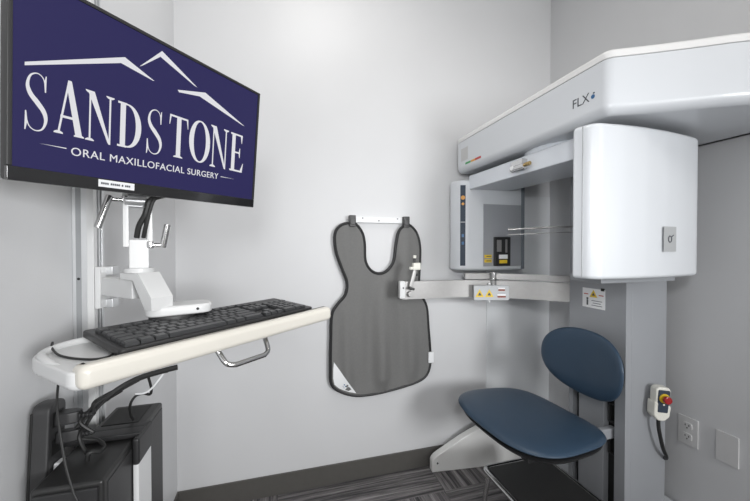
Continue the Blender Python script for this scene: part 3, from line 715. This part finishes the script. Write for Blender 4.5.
# chin rest post, rods
g = bmesh.new(); cyl(g, (1.045, 1.478, 1.02), (1.045, 1.478, 1.088), 0.017, 24, 0.003); cyl(g, (1.045, 1.478, 1.046), (1.045, 1.478, 1.054), 0.028, 24, 0.003); link('chin_post', g, M['chrome'], sc)
for (z, r) in ((1.300, 0.0042), (1.276, 0.0022)):
    g = T([(1.32, 1.12, z+0.006), (1.16, 1.22, z+0.003), (1.022, 1.315, z-0.004)], r, 6, 10)
    cyl(g, (1.022, 1.315, z-0.004), (1.012, 1.321, z-0.004), r*1.7, 12, 0.001)
    link('head_support_rod', g, M['steel'], sc)
# curved arm bar
path = catmull([(0.575, 1.545, 0), (0.72, 1.542, 0), (0.86, 1.535, 0), (0.96, 1.515, 0), (1.06, 1.470, 0), (1.15, 1.405, 0), (1.235, 1.325, 0), (1.325, 1.245, 0)], 6)
def ribbon(path, z0, z1, th):
    bm = bmesh.new(); rings = []
    for i, p in enumerate(path):
        t = (path[min(i+1, len(path)-1)]-path[max(i-1, 0)]).normalized(); q = Vector((-t.y, t.x, 0))*th/2
        rings.append([bm.verts.new((p.x-q.x, p.y-q.y, z0)), bm.verts.new((p.x+q.x, p.y+q.y, z0)), bm.verts.new((p.x+q.x, p.y+q.y, z1)), bm.verts.new((p.x-q.x, p.y-q.y, z1))])
    for a_, b_ in zip(rings, rings[1:]):
        for k in range(4): bm.faces.new((a_[k], a_[(k+1) % 4], b_[(k+1) % 4], b_[k]))
    bm.faces.new(rings[0][::-1]); bm.faces.new(rings[-1]); return bm
link('arm_bar', ribbon(path, 0.958, 1.045, 0.016), M['steel'], sc)
p2 = catmull([(0.93, 1.56, 0), (1.06, 1.515, 0), (1.16, 1.445, 0), (1.25, 1.36, 0), (1.335, 1.26, 0)], 6)
link('upper_rail', ribbon(p2, 1.048, 1.078, 0.03), M['steel'], sc)
g = bmesh.new(); bb(0.560, 0.588, 1.532, 1.558, 0.962, 1.048, 0.004, g); ep = link('end_plate', g, M['white'], sc)
g = bmesh.new(); cyl(g, (0.577, 1.532, 1.015), (0.577, 1.5305, 1.015), 0.004, 12); link('screw', g, M['ink'], ep)
hu = Vector((0.26, 0, 0.97))
g = bmesh.new(); box(g, (0.622, 1.522, 1.062), (0.020, 0.016, 0.085), 0.003, (0, R(15), 0)); cyl(g, (0.612, 1.535, 0.985), (0.612, 1.515, 0.985), 0.014, 20, 0.002)
link('hinged_bracket', g, M['steel'], sc)
g = bmesh.new(); box(g, (0.613, 1.516, 1.013), (0.028, 0.022, 0.012), 0.003, (0, R(15), 0)); cyl(g, (0.632, 1.52, 1.10), (0.645, 1.52, 1.075), 0.005, 10); cyl(g, (0.630, 1.525, 1.12), (0.634, 1.525, 1.165), 0.006, 10, 0.002)
link('bracket_knob', g, M['black'], sc)
g = bmesh.new(); bb(0.622, 0.660, 1.510, 1.535, 1.103, 1.138, 0.004, g); box(g, (0.615, 1.52, 1.112), (0.02, 0.02, 0.014), 0.003)
link('bracket_head', g, M['ivory'], sc)
link('bracket_cap', cyl(bmesh.new(), (0.633, 1.525, 1.16), (0.634, 1.525, 1.175), 0.008, 12, 0.002), M['ivory'], sc)
bu = Vector((0.965, -0.26, 0)).normalized()
bc = Vector((1.02, 1.462, 0.985)); bn = bu.cross(Vector((0, 0, 1)))
g = box(bmesh.new(), bc, (0.178, 0.022, 0.076), 0.003, (0, 0, math.atan2(bu.y, bu.x))); wb = link('warning_block', g, M['blockgrey'], sc); wb['label'] = 'silver block with two yellow warning triangles'
fc = bc+bn*0.0112
for s in (-0.060, -0.012):
    wt = link('warning_triangle', tri_mark(bmesh.new(), fc+bu*s+Vector((0, 0, -0.002)), bu, fv, 0.040), M['yellow'], wb)
    link('symbol', tri_mark(bmesh.new(), fc+bu*s+bn*0.0006+Vector((0, 0, -0.005)), bu, fv, 0.017), M['ink'], wt)
for s, w in ((0.017, 0.034), (-0.016, 0.042)):
    lp_ = link('label_plate', patch(bmesh.new(), fc+bu*0.050+Vector((0, 0, s)), bu, fv, w, 0.019), M['paper'], wb)
    link('print', patch(bmesh.new(), fc+bu*0.050+bn*0.0007+Vector((0, 0, s-0.003)), bu, fv, w, 0.010), M['brownink'], lp_)
for z in (0.942, 1.028):
    link('thumb_screw', cyl(bmesh.new(), bc+bu*-0.008+Vector((0, 0, z-0.985-0.004)), bc+bu*-0.008+Vector((0, 0, z-0.985+0.006)), 0.006, 14, 0.002), M['paper'], wb)
# warning sticker on the column
g = patch(bmesh.new(), (1.2998, 1.131, 0.994), fu, fv, 0.108, 0.084, 0.0008); sk = link('warning_sticker', g, M['paper'], sc); sk['label'] = 'white warning sticker with yellow triangle on the column'
g = tri_mark(bmesh.new(), (1.2990, 1.131, 1.014), fu, fv, 0.034); link('warning_triangle', g, M['yellow'], sk)
g = tri_mark(bmesh.new(), (1.2984, 1.131, 1.012), fu, fv, 0.014)
patch(g, (1.2990, 1.160, 0.974), fu, fv, 0.008, 0.024); cyl(g, (1.2990, 1.160, 0.991), (1.2984, 1.160, 0.991), 0.005, 12)
for k in range(3): patch(g, (1.2990, 1.115, 0.984-k*0.010), fu, fv, 0.050-0.012*(k % 2), 0.0025)
link('print', g, M['ink'], sk)
for s in (0.036, -0.036): link('red_print', patch(bmesh.new(), (1.2990, 1.131+s, 1.010), fu, fv, 0.022, 0.004), M['redink'], sk)
g = bmesh.new(); bb(1.297, 1.3005, 1.080, 1.096, 1.030, 1.042, 0.001, g); link('port', g, M['slot'], sc)

# ---------------------------------------------------------------- chair on the column
ch = thing('patient_chair', 'dark blue vinyl scanner seat with oval backrest mounted on the grey column', 'chair', (1.0, 1.18, 0.40))
def pad(c, U_, V_, N_, a, b, th, ex=2.5, curve=None, nr=9, nt=56, back=0.5, tipf=None):
    """soft cushion: superellipse outline with domed front and flatter back"""
    c, U_, V_, N_ = Vector(c), Vector(U_), Vector(V_), Vector(N_); bm = bmesh.new()
    def pt_(t, s):
        ct, st_ = math.cos(t), math.sin(t)
        x = math.copysign(abs(ct)**(2/ex), ct)*a*s; y = math.copysign(abs(st_)**(2/ex), st_)*b*s
        if tipf: x, y = tipf(x, y)
        return x, y
    rings = []
    for i in range(nr+1):                      # top from centre to rim, then underside
        s = math.sin(math.pi/2*i/nr); h = th*(max(0, 1-s**3.2))**0.5
        rings.append([(pt_(2*math.pi*k/nt, s), h) for k in range(nt)])
    for i in range(nr-1, -1, -1):
        s = math.sin(math.pi/2*i/nr); h = -th*back*(max(0, 1-s**6))**0.5
        rings.append([(pt_(2*math.pi*k/nt, s), h) for k in range(nt)])
    vr = []
    for r_ in rings[1:-1]:
        vr.append([bm.verts.new(c+U_*p[0]+V_*p[1]+N_*(h+(curve(p[0], p[1]) if curve else 0))) for p, h in r_])
    t0 = bm.verts.new(c+N_*(th+(curve(0, 0) if curve else 0))); t1 = bm.verts.new(c+N_*(-th*back+(curve(0, 0) if curve else 0)))
    for a_, b_ in zip(vr, vr[1:]):
        for k in range(nt): bm.faces.new((a_[k], a_[(k+1) % nt], b_[(k+1) % nt], b_[k]))
    for k in range(nt):
        bm.faces.new((t0, vr[0][k], vr[0][(k+1) % nt])); bm.faces.new((t1, vr[-1][(k+1) % nt], vr[-1][k]))
    return bm
sq = R(4)
tap = lambda x, y: (x, y*(1.03-0.11*max(0.0, (x/0.212+0.6)/1.6)**1.5))
SU = (math.cos(sq), math.sin(sq), 0); SV = (-math.sin(sq), math.cos(sq), 0)
scur = lambda x, y: 0.012*(y/0.25)**2-0.006*(x/0.2)
link('seat', pad((1.000, 1.180, 0.490), SU, SV, (0, 0, 1), 0.226, 0.270, 0.030, 3.4, scur, back=0.5, tipf=tap), M['vinyl'], ch, smooth=60)
link('seat_pan', pad((1.004, 1.180, 0.464), SU, SV, (0, 0, 1), 0.213, 0.256, 0.014, 3.4, scur, back=1.6, tipf=tap), M['black'], ch, smooth=60)
tl = R(4)
bcur = lambda y, z: -0.10*y*y*2.2
BN = Vector((-math.cos(tl), 0.0, math.sin(tl))); BV = Vector((math.sin(tl), 0, math.cos(tl)))
link('backrest', pad((1.218, 1.100, 0.738), (0, 1, 0), BV, BN, 0.196, 0.134, 0.026, 2.3, lambda y, z: 1.0*y*y*1.0, back=0.6), M['vinyl'], ch, smooth=60)
link('backrest_shell', pad((1.234, 1.100, 0.736), (0, 1, 0), BV, BN, 0.184, 0.122, 0.010, 2.3, lambda y, z: 1.0*y*y*1.0, back=1.5), M['black'], ch, smooth=60)
for y in (1.0565, 1.2165):
    link('backrest_bracket', bb(1.240, 1.3275, y-0.014, y+0.014, 0.640, 0.70, 0.004), M['black'], ch)
g = bmesh.new()
for y in (1.05, 1.20): bb(0.88, 1.24, y-0.02, y+0.02, 0.41, 0.432, 0.005, g)
link('seat_rail', g, M['black'], ch)

link('seat_bracket', bb(1.150, 1.326, 1.044, 1.070, 0.430, 0.474, 0.005), M['column'], ch)

# foot rest
fr = thing('foot_rest', 'black foot platform with chrome tube frame on the carpet below the seat', 'foot rest', (1.01, 1.06, 0))
link('platform', rprism(round_poly([(0.868, 0.85), (1.16, 0.85), (1.16, 1.262), (0.868, 1.262)], 0.02, 5), 0.232, 0.252, 0.003, 0.004, 3), M['tray'], fr)
g = tube(bmesh.new(), [(p.x, p.y, 0.244) for p in round_poly([(0.856, 0.84), (1.172, 0.84), (1.172, 1.274), (0.856, 1.274)], 0.03, 6)], 0.010, 12, True)
link('tube_frame', g, M['chrome'], fr)
for (x, y, dx, dy) in ((0.858, 1.235, -0.035, 0.02), (0.858, 0.88, -0.035, -0.02), (1.17, 0.88, 0.03, -0.02), (1.17, 1.235, 0.03, 0.02)):
    g = T([(x, y, 0.238), (x+dx*0.2, y+dy*0.2, 0.20), (x+dx*0.7, y+dy*0.7, 0.06), (x+dx, y+dy, 0.002)], 0.010, 5, 12)
    link('leg', g, M['chrome'], fr)

# ---------------------------------------------------------------- pendant, outlet, blank plate
pd = thing('stop_pendant', 'white handheld emergency stop control with red button hanging on column side', 'pendant', (1.428, 0.970, 0.550), (0, R(5), R(-20)))
pd.scale = (0.88, 0.88, 0.88)
f = lambda x, z, y: (x, -y, z)
g = rprism(round_poly([(-0.026, 0.012), (-0.012, -0.004), (0.012, -0.004), (0.026, 0.012), (0.032, 0.128), (0.020, 0.140), (-0.020, 0.140), (-0.032, 0.128)], 0.008, 4), 0.002, 0.040, 0.004, 0.008, 3, f)
link('body', g, M['ivory'], pd, world=False)
g = rprism(round_poly([(-0.033, 0.012), (-0.014, -0.008), (0.014, -0.008), (0.033, 0.012), (0.036, 0.060), (-0.036, 0.075)], 0.008, 4), -0.002, 0.043, 0.003, 0.006, 3, f)
link('holster', g, M['ivory'], pd, world=False)
g = rprism(round_poly([(-0.021, 0.030), (0.021, 0.030), (0.024, 0.128), (-0.024, 0.128)], 0.005, 3), 0.038, 0.0445, 0.0, 0.002, 2, f)
link('face_plate', g, M['navyink'], pd, world=False)
g = bmesh.new(); cyl(g, (0, -0.044, 0.094), (0, -0.049, 0.094), 0.021, 28, 0.001); link('collar', g, M['yellowring'], pd, world=False)
g = bmesh.new(); cyl(g, (0, -0.046, 0.094), (0, -0.058, 0.094), 0.010, 20); cyl(g, (0, -0.056, 0.094), (0, -0.070, 0.094), 0.0165, 28, 0.004); link('stop_button', g, M['red'], pd, world=False)
g = bmesh.new(); cyl(g, (0.001, -0.044, 0.066), (0.001, -0.0458, 0.066), 0.004, 12); link('indicator', g, M['ivory'], pd, world=False)
g = bmesh.new(); bb(-0.02, 0.02, -0.004, 0.008, 0.02, 0.10, 0.003, g); link('hook', g, M['dark'], pd, world=False)
g = T([(1.422, 0.952, 0.548), (1.427, 0.952, 0.50), (1.458, 0.958, 0.42), (1.500, 0.972, 0.365), (1.532, 1.01, 0.33), (1.545, 1.06, 0.25)], 0.0068, 6, 10); link('cord', g, M['cord'], pd)

ou = thing('electrical_outlet', 'white double electrical outlet plate low on the right wall', 'outlet', (XR, 0.957, 0.466))
link('cover_plate', bb(XR-0.006, XR, 0.922, 0.992, 0.409, 0.523, 0.002), M['plate'], ou)
for z in (0.488, 0.444):
    g = rprism(round_poly([(0.941, z-0.014), (0.973, z-0.014), (0.973, z+0.014), (0.941, z+0.014)], 0.008, 4), XR-0.0085, XR-0.0055, 0, 0.001, 2, lambda y, zz, x: (2*XR-0.0145-x, y, zz))
    s_ = link('receptacle', g, M['plate'], ou)
    g = bmesh.new()
    for dy, hh in ((-0.0065, 0.008), (0.0065, 0.007)): bb(XR-0.0097, XR-0.008, 0.957+dy-0.0012, 0.957+dy+0.0012, z-hh/2+0.003, z+hh/2+0.003, 0, g)
    cyl(g, (XR-0.0097, 0.957, z-0.008), (XR-0.008, 0.957, z-0.008), 0.0025, 12)
    link('slot', g, M['slot'], s_)
bp = thing('blank_plate', 'plain blank grey white wall plate right of the outlet', 'wall plate', (XR, 0.832, 0.466))
link('cover', bb(XR-0.006, XR, 0.799, 0.866, 0.409, 0.523, 0.002), M['plate'], bp)
for z in (0.508, 0.424): link('screw', cyl(bmesh.new(), (XR-0.0065, 0.8325, z), (XR-0.0055, 0.8325, z), 0.0028, 12), M['plate'], bp)

# ---------------------------------------------------------------- light and camera
def area(name, loc, target, size, power, col=(1, 1, 1)):
    l = bpy.data.lights.new(name, 'AREA'); l.size = size; l.energy = power; l.color = col
    o = bpy.data.objects.new(name, l); COL.objects.link(o); o.location = loc
    d = Vector(target)-Vector(loc); o.rotation_euler = d.to_track_quat('-Z', 'Y').to_euler(); return o
area('ceiling_and_fill_light', (0.22, 0.95, ZC-0.02), (0.22, 0.95, 0), 0.45, 7.5, (1.0, 0.97, 0.93))
area('ceiling_and_fill_light', (1.25, -0.65, ZC-0.02), (-0.3, 1.0, 0.9), 0.7, 11, (1.0, 0.97, 0.93))  # added fill lamp behind the camera, tilted to brighten the left wall
fl = area('flash', (1.40, -1.9, 1.35), (-0.2, 1.2, 0.85), 0.7, 30, (0.98, 0.99, 1.0)); fl.data.spread = R(120)
fl = area('flash', (-0.10, -1.40, 1.55), (0.50, 1.7, 1.05), 0.4, 3.5, (0.98, 0.99, 1.0)); fl.data.spread = R(90)
fl = area('flash', (0.05, -0.12, 1.50), (1.10, 1.7, 1.10), 0.15, 1.7, (0.98, 0.99, 1.0)); fl.data.spread = R(70)  # fill flash added beside the camera to brighten the wall behind the scanner
w = bpy.data.worlds.new('world'); SC.world = w; w.use_nodes = True
bg = w.node_tree.nodes['Background']; bg.inputs['Color'].default_value = (1.0, 0.97, 0.93, 1); bg.inputs['Strength'].default_value = 0.34

cam = bpy.data.cameras.new('camera'); cam.sensor_width = 36; cam.lens = 36*335/750; cam.clip_start = 0.02
co = bpy.data.objects.new('camera', cam); COL.objects.link(co)
co.location = (0, 0, 1.22); co.rotation_euler = (R(90-0.77), 0, R(-15.8)); SC.camera = co
SC.view_settings.view_transform = 'Standard'; SC.view_settings.look = 'None'; SC.view_settings.gamma = 1; SC.view_settings.exposure = 0.0
try: SC.view_settings.use_curve_mapping = False
except Exception: pass
